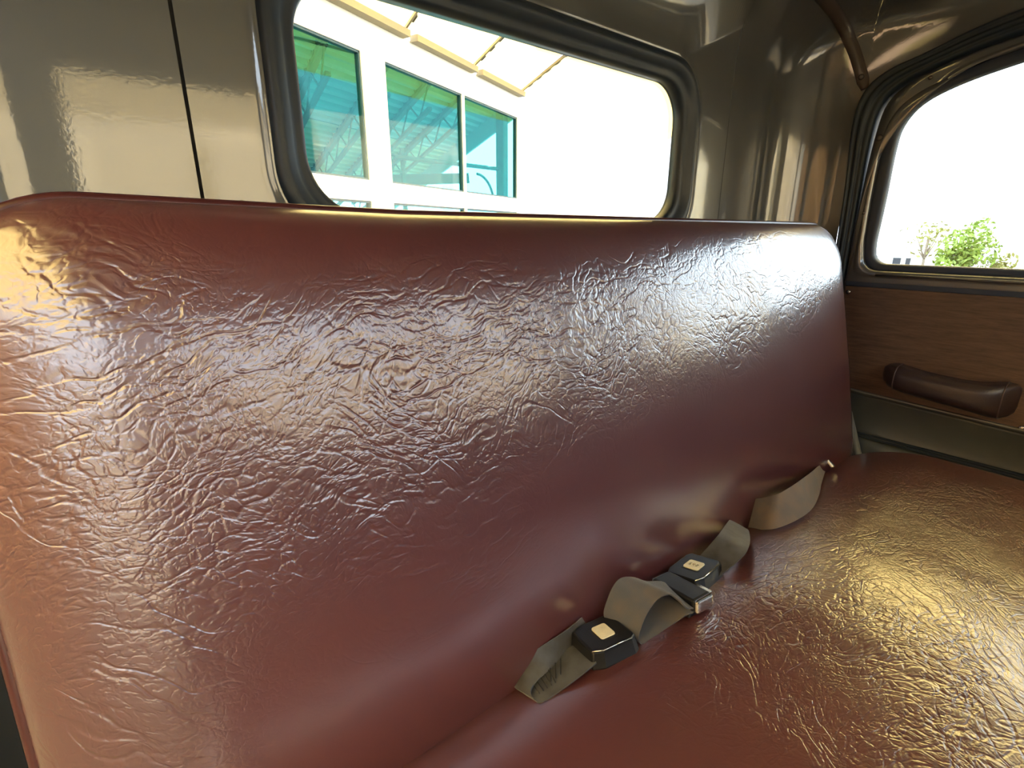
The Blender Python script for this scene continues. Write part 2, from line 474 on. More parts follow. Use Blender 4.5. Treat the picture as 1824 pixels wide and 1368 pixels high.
def front_wall():
    """windshield header, pillars and dash: closes the cab in front of the seat"""
    x0, x1, z0, z1 = 0.0, 1.22, -0.02, 0.405
    V, F = [], []
    P = [(XL, YF + RC + .02, 1.0)] + [(XL + RC - RC * math.cos(math.radians(a)), YF + RC - RC * math.sin(math.radians(a)), math.cos(math.radians(a)) ** 2) for a in np.linspace(0, 90, 10)]
    P += [(x, YF, 0.0) for x in np.linspace(XL + RC, XR - RC, 24)[1:-1]]
    P += [(XR - RC + RC * math.sin(math.radians(a)), YF + RC - RC * math.cos(math.radians(a)), math.sin(math.radians(a)) ** 2) for a in np.linspace(0, 90, 10)] + [(XR, YF + RC + .02, 1.0)]
    R = 18
    for j in range(R + 1):
        for (x, y, k) in P:
            zs = 0.41 + 0.01 * k; w = z1 + (wtop(zs) - z1) * j / R
            V.append(shell(x, y, zs, w))
    F += grid_faces(len(P), R + 1)
    for lohi in ((z1, z0),):
        for i in range(len(P) - 1):
            xm = (P[i][0] + P[i + 1][0]) / 2
            if x0 < xm < x1 and abs(xm - CX) > 0.012: continue
            o = len(V)
            V += [(P[i][0], P[i][1], z0), (P[i + 1][0], P[i + 1][1], z0), (P[i + 1][0], P[i + 1][1], z1), (P[i][0], P[i][1], z1)]
            F.append((o, o + 1, o + 2, o + 3))
    return V, F
V, F = front_wall()
tag(obj('wall_front', V, F, M['paint'], autos=40), 'taupe windshield header and pillars', kind='structure')
dash = [(YF + 0.0, -0.02), (YF + 0.16, -0.03), (YF + 0.20, -0.06), (YF + 0.20, -0.26), (YF + 0.12, -0.34), (YF + 0.02, -0.80), (YF - 0.02, -0.80), (YF - 0.02, -0.02)]
V = [(XL, y, z) for y, z in dash] + [(XR, y, z) for y, z in dash]; n = len(dash)
F = [(i, (i + 1) % n, n + (i + 1) % n, n + i) for i in range(n)] + [tuple(range(n))[::-1], tuple(range(n, 2 * n))]
tag(obj('wall_dash', V, F, M['panel_paint'], smooth=False, bevel=0.012), 'painted dashboard below the windshield', kind='structure')

rim = []
for (x, y, k) in plan_arc(-1)[::-1][:-0 or None]: rim.append((x, y, zs_of(k)))
for x in np.linspace(SEAM_L, SEAM_R, 30): rim.append((x, YR, ZS_REAR))
for (x, y, k) in plan_arc(1): rim.append((x, y, zs_of(k)))
for y in np.linspace(0.49, YF + RC, 30): rim.append((XR, y, ZS_SIDE))
for a in np.linspace(0, 90, 10)[1:]:
    a = math.radians(a); rim.append((XR - RC + RC * math.cos(a), YF + RC - RC * math.sin(a), 0.41 + .01 * math.cos(a) ** 2))
for x in np.linspace(XR - RC, XL + RC, 30)[1:]: rim.append((x, YF, 0.41))
for a in np.linspace(0, 90, 10)[1:]:
    a = math.radians(a); rim.append((XL + RC - RC * math.sin(a), YF + RC - RC * math.cos(a), 0.41 + .01 * math.sin(a) ** 2))
for y in np.linspace(YF + RC, 0.49, 30)[1:]: rim.append((XL, y, ZS_SIDE))
V = []; NR = 12
for j in range(NR + 1):
    t = 1 - j / NR * 0.98
    for (x, y, zs) in rim:
        p = shell(x, y, zs, wtop(zs)); c = np.array((CX, CY, ZTOP))
        q = c + (p - c) * t; q[2] = ZTOP + 0.028 * (1 - t * t); V.append(q)
tag(obj('ceiling', V, grid_faces(len(rim), NR + 1, False, True), M['paint']), 'taupe painted steel cab roof', kind='structure')
V, F = box_geo((CX, 0.05, -0.80), (1.66, 1.30, 0.04))
tag(obj('floor', V, F, M['rubber'], smooth=False), 'black rubber cab floor mat', kind='structure')

# roof strip that ends in a screw above the far door's rear top corner
def strip_on_shell():
    # runs up the corner panel from the door's rear top corner and over into the roof
    C = [(1.42, 0.505, 0.312), (1.42, 0.5189, 0.3468), (1.4198, 0.5354, 0.3838), (1.4165, 0.5515, 0.415), (1.4015, 0.5635, 0.4425),
         (1.3657, 0.5705, 0.4628), (1.3216, 0.574, 0.4748), (1.2584, 0.5755, 0.4855), (1.1721, 0.5735, 0.4918), (1.08, 0.571, 0.4935)]
    return catmull(C, 4)
roof_strip = empty('trim_3', (1.40, 0.495, 0.315)); tag(roof_strip, 'curved brown roof strip ending in a screw above the far door', kind='structure')
P = strip_on_shell(); V = []
T = np.gradient(P, axis=0); T /= np.linalg.norm(T, axis=1)[:, None]
for i, p in enumerate(P):
    inward = np.array((CX, 0.1, 0.0)) - p; inward[1] *= 0.6
    inward -= T[i] * inward.dot(T[i]); inward /= np.linalg.norm(inward)
    s = np.cross(T[i], inward)
    wd = 0.0125 if i > 2 else 0.0125 * (0.6 + 0.2 * i)
    for a, b in ((-wd, 0.0), (-wd * 0.9, 0.0035), (-wd * .3, 0.0055), (wd * .3, 0.0055), (wd * 0.9, 0.0035), (wd, 0.0)):
        V.append(p + s * a + inward * (b - 0.0005))
obj('strip', V, grid_faces(6, len(P)) + [tuple(range(6))[::-1]], M['trim_paint'], roof_strip)
def screw_geo(c, n, r, h=0.002, k=12):
    c = np.asarray(c, float); n = np.asarray(n, float); n = n / np.linalg.norm(n)
    ref = np.array((0, 0, 1.0)) if abs(n[2]) < .9 else np.array((1.0, 0, 0))
    u = np.cross(n, ref); u /= np.linalg.norm(u); v = np.cross(n, u)
    V = []
    for rr, hh in ((1, 0), (1, .4), (.75, .85), (.3, 1.0)):
        for j in range(k):
            a = 2 * math.pi * j / k; V.append(c + r * rr * (u * math.cos(a) + v * math.sin(a)) + n * h * hh)
    F = grid_faces(k, 4, False, True) + [tuple(3 * k + j for j in range(k))]
    return V, F
sp = P[3] + np.array((-0.006, 0, -0.001))
obj('screw', *screw_geo(sp, (-1, -.1, -.25), 0.0062, 0.004), M['screw'], roof_strip)

# =================================================================== rear window
win = empty('window_1', (WC[0], YR, WZ0)); tag(win, 'wide rounded rear cab window with a thick dark rubber gasket', kind='structure')
def ring_loft(outlines, name, mat, parent, closed_section=False):
    n = len(outlines[0]); V = np.vstack(outlines); R = len(outlines)
    F = grid_faces(n, R, False, True)
    if closed_section: F += [((R - 1) * n + i, (R - 1) * n + (i + 1) % n, (i + 1) % n, i) for i in range(n)]
    return obj(name, V, F, mat, parent)
def win_outline(inset, y, r):
    q = resample(rrect(WX0 + inset, WX1 - inset, WZ0 + inset, WZ1 - inset, max(r - inset * 0.55, 0.03), 14), 200)
    lean = 0.0
    return np.stack([q[:, 0], np.full(len(q), y), q[:, 1]], 1)
gk = [(-0.003, YR + 0.004), (-0.004, YR - 0.004), (0.003, YR - 0.009), (0.012, YR - 0.008), (0.020, YR - 0.001), (0.026, YR + 0.004), (0.030, YR + 0.003), (0.0355, YR + 0.006), (0.0375, YR + 0.014), (0.037, YR + 0.03), (-0.003, YR + 0.03)]
ring_loft([win_outline(i, y, 0.088) for i, y in gk], 'gasket', M['rubber'], win, True)
q = win_outline(0.030, YR + 0.020, 0.088)
V = np.vstack([q, q + (0, 0.005, 0)]); n = len(q)
obj('glass_pane', V, [tuple(range(n)), tuple(range(n, 2 * n))[::-1]] + [(i, (i + 1) % n, n + (i + 1) % n, n + i) for i in range(n)], M['glass'], win, smooth=False)
V, F = tube_geo([(0.80, YR - 0.012, WZ0 + 0.030), (0.815, YR - 0.014, WZ0 + 0.034), (0.835, YR - 0.014, WZ0 + 0.034), (0.85, YR - 0.012, WZ0 + 0.030)], [0.002, 0.005, 0.005, 0.002], 8)
obj('gasket_join', V, F, M['rubber'], win)

# =================================================================== far door
door = empty('door_1', (XR, 0.03, -0.5)); tag(door, 'far cab door with rounded window and walnut trim board', kind='structure')
def door_outline(kind):
    if kind == 'seal_out': P = [(0.508, -0.49), (0.500, -0.20), (0.506, 0.08), (0.515, 0.235), (0.505, 0.30), (0.470, 0.336), (0.40, 0.358), (0.30, 0.389), (0.17, 0.410), (0.0, 0.415), (-0.25, 0.408), (-0.38, 0.39), (-0.44, 0.33), (-0.45, 0.2), (-0.45, -0.49)]
    if kind == 'seal_in': P = [(0.476, -0.47), (0.472, -0.20), (0.475, 0.07), (0.474, 0.20), (0.464, 0.27), (0.430, 0.306), (0.37, 0.330), (0.29, 0.350), (0.17, 0.366), (0.0, 0.37), (-0.25, 0.362), (-0.35, 0.35), (-0.40, 0.30), (-0.41, 0.2), (-0.41, -0.47)]
    if kind == 'frame_in': P = [(0.445, -0.085), (0.450, -0.02), (0.452, 0.10), (0.450, 0.20), (0.441, 0.25), (0.412, 0.285), (0.35, 0.310), (0.27, 0.330), (0.17, 0.344), (0.0, 0.348), (-0.25, 0.34), (-0.33, 0.33), (-0.37, 0.28), (-0.38, 0.2), (-0.38, -0.085)]
    if kind == 'glass': P = [(0.430, -0.070), (0.432, -0.02), (0.430, 0.08), (0.430, 0.18), (0.423, 0.23), (0.395, 0.268), (0.34, 0.293), (0.26, 0.312), (0.17, 0.325), (0.0, 0.33), (-0.25, 0.32), (-0.31, 0.31), (-0.35, 0.27), (-0.36, 0.2), (-0.36, -0.070)]
    return P
def dense_outline(kind, bottom_r):
    P = np.array(door_outline(kind))
    # rounded lower corners, the rest smoothed
    (ya, za), (yb, zb) = P[0], P[-1]
    arc1 = [(ya - bottom_r + bottom_r * math.cos(a), za + bottom_r - bottom_r * math.sin(a)) for a in np.linspace(math.pi / 2, 0, 8)]
    arc2 = [(yb + bottom_r - bottom_r * math.cos(a), zb + bottom_r - bottom_r * math.sin(a)) for a in np.linspace(0, math.pi / 2, 8)]
    body = catmull(P[1:-1], 6)
    Q = np.vstack([arc1, body, arc2])
    return resample(Q, 240)
def at_x(Q, x): return np.stack([np.full(len(Q), x), Q[:, 0], Q[:, 1]], 1)
SO, SI = dense_outline('seal_out', 0.02), dense_outline('seal_in', 0.02)
FI, GI = dense_outline('frame_in', 0.035), dense_outline('glass', 0.03)
def mixo(A, B, t): return A + (B - A) * t
prof = [(0.0, XR + 0.004), (0.02, XR - 0.012), (0.10, XR - 0.018), (0.22, XR - 0.016), (0.30, XR - 0.010), (0.36, XR - 0.013), (0.48, XR - 0.014), (0.58, XR - 0.008), (0.64, XR - 0.004), (0.72, XR - 0.006), (0.86, XR - 0.003), (0.94, XR + 0.006), (1.0, XR + 0.03)]
ring_loft([at_x(mixo(SO, SI, t), x) for t, x in prof], 'rubber_seal', M['rubber_seal'], door)
# painted inner frame: ring from the seal to the window channel with a raised rounded rim
prof = [(0.03, XR + 0.02), (0.05, XR - 0.001), (0.22, XR - 0.004), (0.45, XR - 0.002), (0.60, XR - 0.004), (0.80, XR - 0.007), (0.95, XR - 0.004), (1.0, XR + 0.004), (1.02, XR + 0.02)]
# only the upper part of the ring belongs to the window frame: below the sill it is covered by the trim boards
SI2 = SI.copy(); SI2[:, 1] = np.maximum(SI2[:, 1], -0.118)
ring_loft([at_x(mixo(SI2, FI, t), x) for t, x in prof], 'window_frame', M['paint'], door)
prof = [(-0.05, XR + 0.012), (0.1, XR + 0.008), (0.5, XR + 0.012), (0.8, XR + 0.010), (1.0, XR + 0.018), (1.02, XR + 0.035)]
ring_loft([at_x(mixo(FI, GI, t), x) for t, x in prof], 'window_channel', M['channel'], door)
q = at_x(mixo(FI, GI, 0.85), XR + 0.024); n = len(q)
V = np.vstack([q, q + (0.005, 0, 0)])
obj('glass_pane', V, [tuple(range(n)), tuple(range(n, 2 * n))[::-1]] + [(i, (i + 1) % n, n + (i + 1) % n, n + i) for i in range(n)], M['glass'], door, smooth=False)
# bead along the sill
V, F = tube_geo([(XR - 0.007, 0.41, -0.094), (XR - 0.008, 0.2, -0.0935), (XR - 0.008, -0.3, -0.093)], 0.0028, 8)
obj('sill_bead', V, F, M['paint'], door)
# shell behind the trim, boards and lower panel
def board(name, mat, y0, y1, z0, z1, x, thick, bev, slope=0.0):
    V = []
    for xx in (x, x + thick):
        V += [(xx, y0, z0 + slope), (xx, y1, z0), (xx, y1, z1), (xx, y0, z1)]
    return obj(name, V, [(0, 1, 2, 3)[::-1], (4, 5, 6, 7), (0, 1, 5, 4), (1, 2, 6, 5), (2, 3, 7, 6), (3, 0, 4, 7)][0:6], mat, door, smooth=False, bevel=bev)
board('inner_skin', M['panel_paint'], -0.41, 0.476, -0.475, -0.10, XR + 0.004, 0.02, 0.002)
board('belt_rail', M['channel'], -0.405, 0.470, -0.124, -0.108, XR - 0.003, 0.01, 0.002)
board('trim_board', M['wood'], -0.405, 0.468, -0.372, -0.1235, XR - 0.006, 0.009, 0.0015, -0.038)
V = []
yy = np.linspace(0.474, -0.41, 30)
secs = [(-0.001, XR + 0.004), (0.001, XR - 0.007), (-0.003, XR - 0.0125), (-0.007, XR - 0.011), (-0.010, XR - 0.006), (-0.012, XR - 0.007), (-0.016, XR - 0.006), (-0.05, XR - 0.004), (-0.098, XR - 0.006), (-0.105, XR - 0.010), (-0.109, XR - 0.007), (-0.110, XR + 0.01)]
for dz, x in secs:
    for y in yy: V.append((x, y, -0.3715 + dz - 0.035 * (0.474 - y) ))
obj('lower_panel', V, grid_faces(len(yy), len(secs)), M['panel_paint'], door)
for dz, x, rr in ((-0.002, XR - 0.011, 0.0022), (-0.1075, XR - 0.009, 0.0024)):  # upper pale bead; the lower tube is the bottom edge's highlight put into colour
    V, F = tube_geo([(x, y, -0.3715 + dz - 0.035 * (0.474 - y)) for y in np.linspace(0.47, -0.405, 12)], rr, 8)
    obj('bead_and_edge_light', V, F, M['bead'], door)
# armrest: a padded pull with flat ends
def armrest():
    ys = np.r_[0.352, 0.350, 0.343, 0.333, 0.320, 0.30, 0.27, 0.24, 0.21, 0.18, 0.165, 0.15, 0.138, 0.126, 0.118, 0.116]
    depth = np.r_[0.004, 0.016, 0.030, 0.042, 0.051, 0.057, 0.060, 0.061, 0.061, 0.059, 0.056, 0.050, 0.040, 0.026, 0.012, 0.004]
    top = np.r_[-0.308, -0.302, -0.295, -0.291, -0.289, -0.289, -0.290, -0.291, -0.2915, -0.291, -0.290, -0.288, -0.287, -0.288, -0.294, -0.30]
    bot = np.r_[-0.322, -0.330, -0.338, -0.344, -0.348, -0.351, -0.353, -0.355, -0.357, -0.360, -0.362, -0.364, -0.364, -0.358, -0.348, -0.335]
    V = []; k = 20
    for y, d, t, b in zip(ys, depth, top, bot):
        c = (t + b) / 2; h = (t - b) / 2
        for j in range(k):
            a = math.pi * j / (k - 1)
            s, co = math.sin(a), math.cos(a)
            x = d * (abs(s) ** 0.55); z = c + h * math.copysign(abs(co) ** 0.7, co)
            # scooped top so the hand can grip
            if z > c: z -= 0.012 * math.exp(-((y - 0.235) / 0.075) ** 4) * math.exp(-((x - 0.012) / 0.02) ** 2)
            V.append((XR - 0.005 - x, y, z - 0.030 * (0.35 - y) * 0.9))
    return V, grid_faces(k, len(ys)), k
V, F, k = armrest()
arm = obj('armrest', V, F, M['armrest'], door)
arm['label'] = 'dark brown padded armrest pull'
for row in (4, 12):
    path = [np.array(V[row * k + j]) + np.array((-0.0005, 0, 0)) for j in range(k)]
    vv, ff = tube_geo(path, 0.0014, 6); obj('seam_bead', vv, ff, M['armseam'], arm)
for y, z, r in ((0.459, -0.138, 0.0055), (0.459, 0.045, 0.004), (0.456, 0.205, 0.0065), (0.385, 0.309, 0.004), (0.10, -0.383, 0.006)):
    x = XR - 0.006 if z < -0.1 else XR - 0.005
    obj('screw', *screw_geo((x, y, z), (-1, 0, 0), r, 0.004), M['steel'] if z < -0.1 else M['screw'], door)

# rocker sill between seat and door, and the painted bracket by the end of the seat
V = []; yy = np.linspace(0.50, -0.45, 24)
for x, z in ((XR + 0.0, -0.475), (XR - 0.012, -0.484), (XR - 0.018, -0.490), (XR - 0.022, -0.502), (XR - 0.045, -0.60), (XR - 0.05, -0.78)):
    for y in yy: V.append((x, y, z - 0.035 * (0.474 - y)))
tag(obj('trim_4', V, grid_faces(len(yy), 6), M['panel_paint']), 'painted door sill beside the seat cushion', kind='structure')
V, F = tube_geo(catmull([(1.376, 0.455, -0.31), (1.374, 0.418, -0.375), (1.370, 0.388, -0.445), (1.367, 0.358, -0.52), (1.365, 0.338, -0.58)], 6), 0.0095, 10)
tag(obj('trim_5', V, F, M['bead']), 'pale painted bracket rod between the end of the backrest and the door', kind='structure')

# =================================================================== bench seat
SX0, SX1 = -0.100, 1.332
seat = empty('bench_seat', ((SX0 + SX1) / 2, 0.15, -0.66))
tag(seat, 'burgundy vinyl bench seat with creased backrest and cushion', 'seat')
LEAN = 0.23
def gauss(x, y, cx, cy, sx, sy): return np.exp(-((x - cx) / sx) ** 2 - ((y - cy) / sy) ** 2)
def smooth_noise(x, y, seed, f):
    rs = np.random.RandomState(seed); o = np.zeros_like(x)
    for _ in range(9):
        a = rs.uniform(0, 2 * np.pi); k = f * rs.uniform(.6, 1.5); p = rs.uniform(0, 6.3)
        o += np.sin(k * (np.cos(a) * x + np.sin(a) * y) + p)
    return o / 9
def cosgrid(n, lo=1.0, hi=1.0):
    t = np.linspace(0, 1, n); return np.sin((t - .5) * np.pi) * .5 + .5

def backrest():
    zb, zt = -0.56, 0.018
    W = (SX1 - SX0) / 2; xc = (SX0 + SX1) / 2
    NU, NV = 260, 130
    xi = cosgrid(NU) * 2 - 1; tt = cosgrid(NV)
    Rtop, Rbot = 0.095, 0.15
    X = np.zeros((NV, NU)); Z = np.zeros((NV, NU))
    for j, t in enumerate(tt):
        z = zb + (zt - zb) * t
        cut = 0
        if zt - z < Rtop: q = Rtop - (zt - z); cut = Rtop - math.sqrt(max(0, Rtop ** 2 - q * q))
        if z - zb < Rbot: q = Rbot - (z - zb); cut = Rbot - math.sqrt(max(0, Rbot ** 2 - q * q))
        X[j] = xc + (W - cut) * xi; Z[j] = z
    # distance to the outline
    def sdf(x, z, r):
        qx = np.abs(x - xc) - (W - r); hz = (zt - zb) / 2; qz = np.abs(z - (zt + zb) / 2) - (hz - r)
        return -(np.hypot(np.maximum(qx, 0), np.maximum(qz, 0)) + np.minimum(np.maximum(qx, qz), 0) - r)
    d = np.maximum(sdf(X, Z, Rtop), 0); d[0] = d[-1] = 0; d[:, 0] = d[:, -1] = 0
    q = np.clip(d / 0.105, 0, 1)
    b = 0.043 * np.sqrt(np.maximum(0, 1 - (1 - q) ** 2))
    u = (X - xc) / W; v = (Z - zb) / (zt - zb) * 2 - 1
    b += 0.022 * (1 - u ** 4) * (1 - v ** 2)
    b += 0.0022 * smooth_noise(X, Z, 3, 18) * np.minimum(1, d / 0.05) + 0.0009 * smooth_noise(X, Z, 5, 55) * np.minimum(1, d / 0.05)
    Y = 0.5 - LEAN * (0.02 - Z) - b * 0.974; Zs = Z + b * 0.225
    # the top edge carries a gentle rise at the near end
    Zs += 0.008 * np.clip((0.25 - X) / 0.35, 0, 1) * np.clip((Z + 0.25) / 0.27, 0, 1)
    wr = (1.0 * gauss(X, Z, 0.22, -0.15, 0.26, 0.085) + 1.0 * gauss(X, Z, 1.00, -0.09, 0.30, 0.085) + 1.0 * gauss(X, Z, 0.0, -0.045, 0.07, 0.05)
          + 0.8 * gauss(X, Z, -0.04, -0.28, 0.09, 0.16) + 0.8 * gauss(X, Z, 0.60, -0.17, 0.25, 0.07) + 0.6 * gauss(X, Z, 0.6, -0.06, 0.2, 0.04) + 0.5 * gauss(X, Z, 0.3, -0.08, 0.3, 0.05) + 0.4 * gauss(X, Z, 0.2, -0.33, 0.2, 0.05) + 0.8 * gauss(X, Z, 0.05, -0.22, 0.25, 0.07))
    wr = np.clip(wr, 0.03, 1.0)
    Vf = np.stack([X, Y, Zs], -1).reshape(-1, 3)
    F = grid_faces(NU, NV)
    # side boxing and the flat back
    loop = [i for i in range(NU)] + [j * NU + NU - 1 for j in range(1, NV)] + [(NV - 1) * NU + i for i in range(NU - 2, -1, -1)] + [j * NU for j in range(NV - 2, 0, -1)]
    edge = Vf[loop]
    o = len(Vf); back = []
    for k, (dy, ins) in enumerate(((0.030, 0.0), (0.060, 0.004), (0.072, 0.016))):
        c = np.array((xc, 0, (zt + zb) / 2))
        e = edge.copy(); e[:, 1] += dy * 0.97; e[:, 2] -= dy * 0.23
        e[:, 0] += np.sign(xc - e[:, 0]) * ins; e[:, 2] += np.sign(c[2] - e[:, 2]) * ins
        back.append(e)
    n = len(loop); V = np.vstack([Vf] + back)
    for k in range(3):
        for i in range(n):
            i2 = (i + 1) % n
            a, b2 = (loop[i], loop[i2]) if k == 0 else (o + (k - 1) * n + i, o + (k - 1) * n + i2)
            F.append((b2, a, o + k * n + i, o + k * n + i2))
    F.append(tuple(o + 2 * n + i for i in range(n)))
    wrk = np.r_[wr.reshape(-1), np.zeros(3 * n)]
    return V, F, wrk, edge
V, F, wr, edge = backrest()
back = obj('backrest', V, F, M['vinyl_back'], seat, attr={'wrinkle': wr})
back['label'] = 'upright burgundy vinyl backrest with creases'
pe = resample(edge, 420)
vv, ff = tube_geo(pe + np.array((0, 0.001, 0.0)), 0.0052, 10, True)
pip = obj('piping', vv, ff, M['piping'], back)
pe2 = pe.copy(); pe2[:, 1] += 0.064; pe2[:, 2] -= 0.012
vv, ff = tube_geo(pe2, 0.0048, 8, True); obj('piping', vv, ff, M['piping'], back)
# small wire ring poking from the top seam
ring = [(0.104 + 0.0042 * math.cos(a), 0.512, 0.0225 + 0.0042 * math.sin(a)) for a in np.linspace(0, 2 * math.pi, 14)[:-1]]
vv, ff = tube_geo(ring, 0.0011, 6, True); obj('hog_ring', vv, ff, M['steel'], back)

CY0, CY1, CB = -0.19, 0.425, -0.64
def cushion_z(X, Y):
    ex = np.clip(np.minimum(X - SX0, SX1 - X) / 0.10, 0, 1); ey0 = np.clip((CY1 - Y) / 0.24, 0, 1); ey1 = np.clip((Y - CY0) / 0.12, 0, 1)
    el = lambda q: np.sqrt(np.maximum(0, 1 - (1 - q) ** 2))
    z = CB + 0.205 * el(ex) ** 0.8 * el(ey0) * el(ey1)
    z = z + 0.022 * gauss(X, Y, 0.66, 0.10, 0.22, 0.13) + 0.006 * gauss(X, Y, 1.15, 0.05, 0.12, 0.12) - 0.010 * gauss(X, Y, 0.30, 0.15, 0.2, 0.15)
    inner = np.minimum(1, np.minimum(ex, np.minimum(ey0, ey1)) * 2)
    return z + (0.0018 * smooth_noise(X, Y, 11, 20) + 0.0009 * smooth_noise(X, Y, 12, 60)) * inner
def cushion():
    NU, NV = 260, 150
    xs = SX0 + (SX1 - SX0) * cosgrid(NU); ys = CY0 + (CY1 - CY0) * cosgrid(NV)
    X, Y = np.meshgrid(xs, ys); Z = cushion_z(X, Y)
    wr = gauss(X, Y, 0.78, 0.14, 0.24, 0.13) + gauss(X, Y, 0.55, 0.08, 0.16, 0.12) + 0.9 * gauss(X, Y, 1.1, 0.08, 0.2, 0.15) + 0.6 * gauss(X, Y, 0.42, 0.22, 0.10, 0.06)
    wr = np.clip(wr, 0.03, 1)
    Vf = np.stack([X, Y, Z], -1).reshape(-1, 3); F = grid_faces(NU, NV)
    loop = [i for i in range(NU)] + [j * NU + NU - 1 for j in range(1, NV)] + [(NV - 1) * NU + i for i in range(NU - 2, -1, -1)] + [j * NU for j in range(NV - 2, 0, -1)]
    e = Vf[loop].copy(); e[:, 2] = -0.66; o = len(Vf); n = len(loop)
    F += [(loop[(i + 1) % n], loop[i], o + i, o + (i + 1) % n) for i in range(n)] + [tuple(o + i for i in range(n))[::-1]]
    return np.vstack([Vf, e]), F, np.r_[wr.reshape(-1), np.zeros(n)]
V, F, wr = cushion()
cush = obj('cushion', V, F, M['vinyl_seat'], seat, attr={'wrinkle': wr})
cush['label'] = 'flat burgundy vinyl seat cushion with fine creases'
def cz(x, y): return float(cushion_z(np.array([x]), np.array([y]))[0])
# seat frame under the cushion
V, F = box_geo(((SX0 + SX1) / 2, 0.12, -0.715), (1.25, 0.46, 0.12)); obj('seat_riser', V, F, M['panel_paint'], seat, smooth=False, bevel=0.01)

# =================================================================== lap belts
def ribbon(name, path, widths, w, mat, parent, n=8, thick=0.0016, wmul=None):
    """path: list of centre points, widths: list of width directions"""
    P = catmull(path, n); Wd = catmull(widths, n)
    k = 7; V = []; UV = []
    L = np.r_[0, np.cumsum(np.linalg.norm(np.diff(P, axis=0), axis=1))]
    wm = np.ones(len(P)) if wmul is None else catmull(np.array(wmul)[:, None], n)[:, 0]
    T = np.gradient(P, axis=0); T /= np.linalg.norm(T, axis=1)[:, None] + 1e-9
    for side in (0, 1):
        for i in range(len(P)):
            d = Wd[i] / np.linalg.norm(Wd[i]); nn = np.cross(T[i], d); nn /= np.linalg.norm(nn) + 1e-9
            for j in range(k):
                t = j / (k - 1) - .5
                V.append(P[i] + d * t * w * wm[i] + nn * (thick if side else 0) ); UV.append((j / (k - 1), L[i] / w))
    m = len(P) * k; F = grid_faces(k, len(P), True) + [tuple(a + m for a in f) for f in grid_faces(k, len(P))]
    for i in range(len(P) - 1):
        a = i * k; F += [(a, a + k, m + a + k, m + a)]
        a = i * k + k - 1; F += [(a, m + a, m + a + k, a + k)]
    for j in range(k - 1):
        F += [(j, m + j, m + j + 1, j + 1)]
        a = (len(P) - 1) * k + j; F += [(a, a + 1, m + a + 1, m + a)]
    return obj(name, V, F, mat, parent, uv=UV, autos=50)

def norm(v): v = np.asarray(v, float); return v / np.linalg.norm(v)

def push_buckle(parent, c, dx, dy, L, W, H):
    """buckle body with a tapered nose, ivory push button on top; dx along the belt, dy across, c = centre of underside"""
    dx, dy = norm(dx), norm(dy); up = np.cross(dx, dy); up = norm(up)
    dy = np.cross(up, dx)
    c = np.asarray(c, float)
    q = [(-L / 2, -W * .40), (-L * .28, -W / 2), (L * .36, -W / 2), (L / 2, -W * .42), (L / 2, W * .42), (L * .36, W / 2), (-L * .28, W / 2), (-L / 2, W * .40)]
    body = obj('buckle_body', *prism_geo(q, c, dx, dy, up, H, 0.90), M['buckle'], parent, smooth=False, bevel=0.0028)
    # worn bright edge round the face
    for s in (-1,):
        pts = [c + dx * a + dy * b + up * (H + 0.0002) for a, b in ((-L * .44, s * W * .36), (-L * .26, s * W * .45), (L * .33, s * W * .45))]
        v, f = tube_geo(pts, 0.0008, 6); obj('worn_edge', v, f, M['chrome'], body)
    bw, bl = W * .40, L * .30
    bq = rrect(-bl / 2, bl / 2, -bw / 2, bw / 2, 0.003, 4)
    bc = c + dx * (L * 0.02) + up * (H - 0.0008)
    fq = rrect(-bl / 2 - 0.0022, bl / 2 + 0.0022, -bw / 2 - 0.0022, bw / 2 + 0.0022, 0.004, 4)
    obj('button_well', *prism_geo(fq, bc - up * 0.001, dx, dy, up, 0.0022), M['buckle'], body, smooth=False)
    but = obj('push_button', *prism_geo(bq, bc, dx, dy, up, 0.0026, 0.96), M['button'], body, smooth=False)
    return body, but, (bc + up * 0.0027, dx, dy, up)

def strap(name, edges, mat, parent, n=7):
    """webbing given by its back and front edges"""
    A = np.array([e[0] for e in edges]); B = np.array([e[1] for e in edges])
    w = np.median(np.linalg.norm(A - B, axis=1))
    return ribbon(name, (A + B) / 2, (B - A), w, mat, parent, n, wmul=list(np.linalg.norm(B - A, axis=1) / w))

# --- 1 nearest: soiled webbing folded into a loop, buckle with a blank worn button
b1 = empty('seat_belt_buckle', (0.34, 0.30, cz(0.34, 0.30)))
tag(b1, 'black push-button belt buckle on folded soiled webbing, nearest of the belts', 'seat belt', 'lap belts on the bench seat')
E1 = [((0.385, 0.342, -0.446), (0.398, 0.338, -0.472)), ((0.3604, 0.334, -0.441), (0.376, 0.331, -0.468)), ((0.332, 0.333, -0.442), (0.345, 0.326, -0.466)), ((0.305, 0.338, -0.448), (0.314, 0.322, -0.466)),
      ((0.284, 0.346, -0.466), (0.288, 0.318, -0.4655)), ((0.2725, 0.3495, -0.484), (0.2711, 0.3096, -0.463)), ((0.2715, 0.3395, -0.4785), (0.2671, 0.2953, -0.4602)), ((0.2829, 0.3339, -0.4770), (0.2718, 0.2911, -0.4585)),
      ((0.3124, 0.3294, -0.4700), (0.2952, 0.2875, -0.4550)), ((0.3432, 0.325, -0.4592), (0.3196, 0.2839, -0.4495)), ((0.3696, 0.319, -0.4560), (0.3403, 0.2823, -0.4455))]
strap('webbing', E1, M['web_soiled'], b1)
bk1 = push_buckle(b1, (0.3725, 0.2985, -0.4600), (0.95, -0.22, 0.05), (0.25, 0.92, -0.20), 0.064, 0.060, 0.021)
segs = []
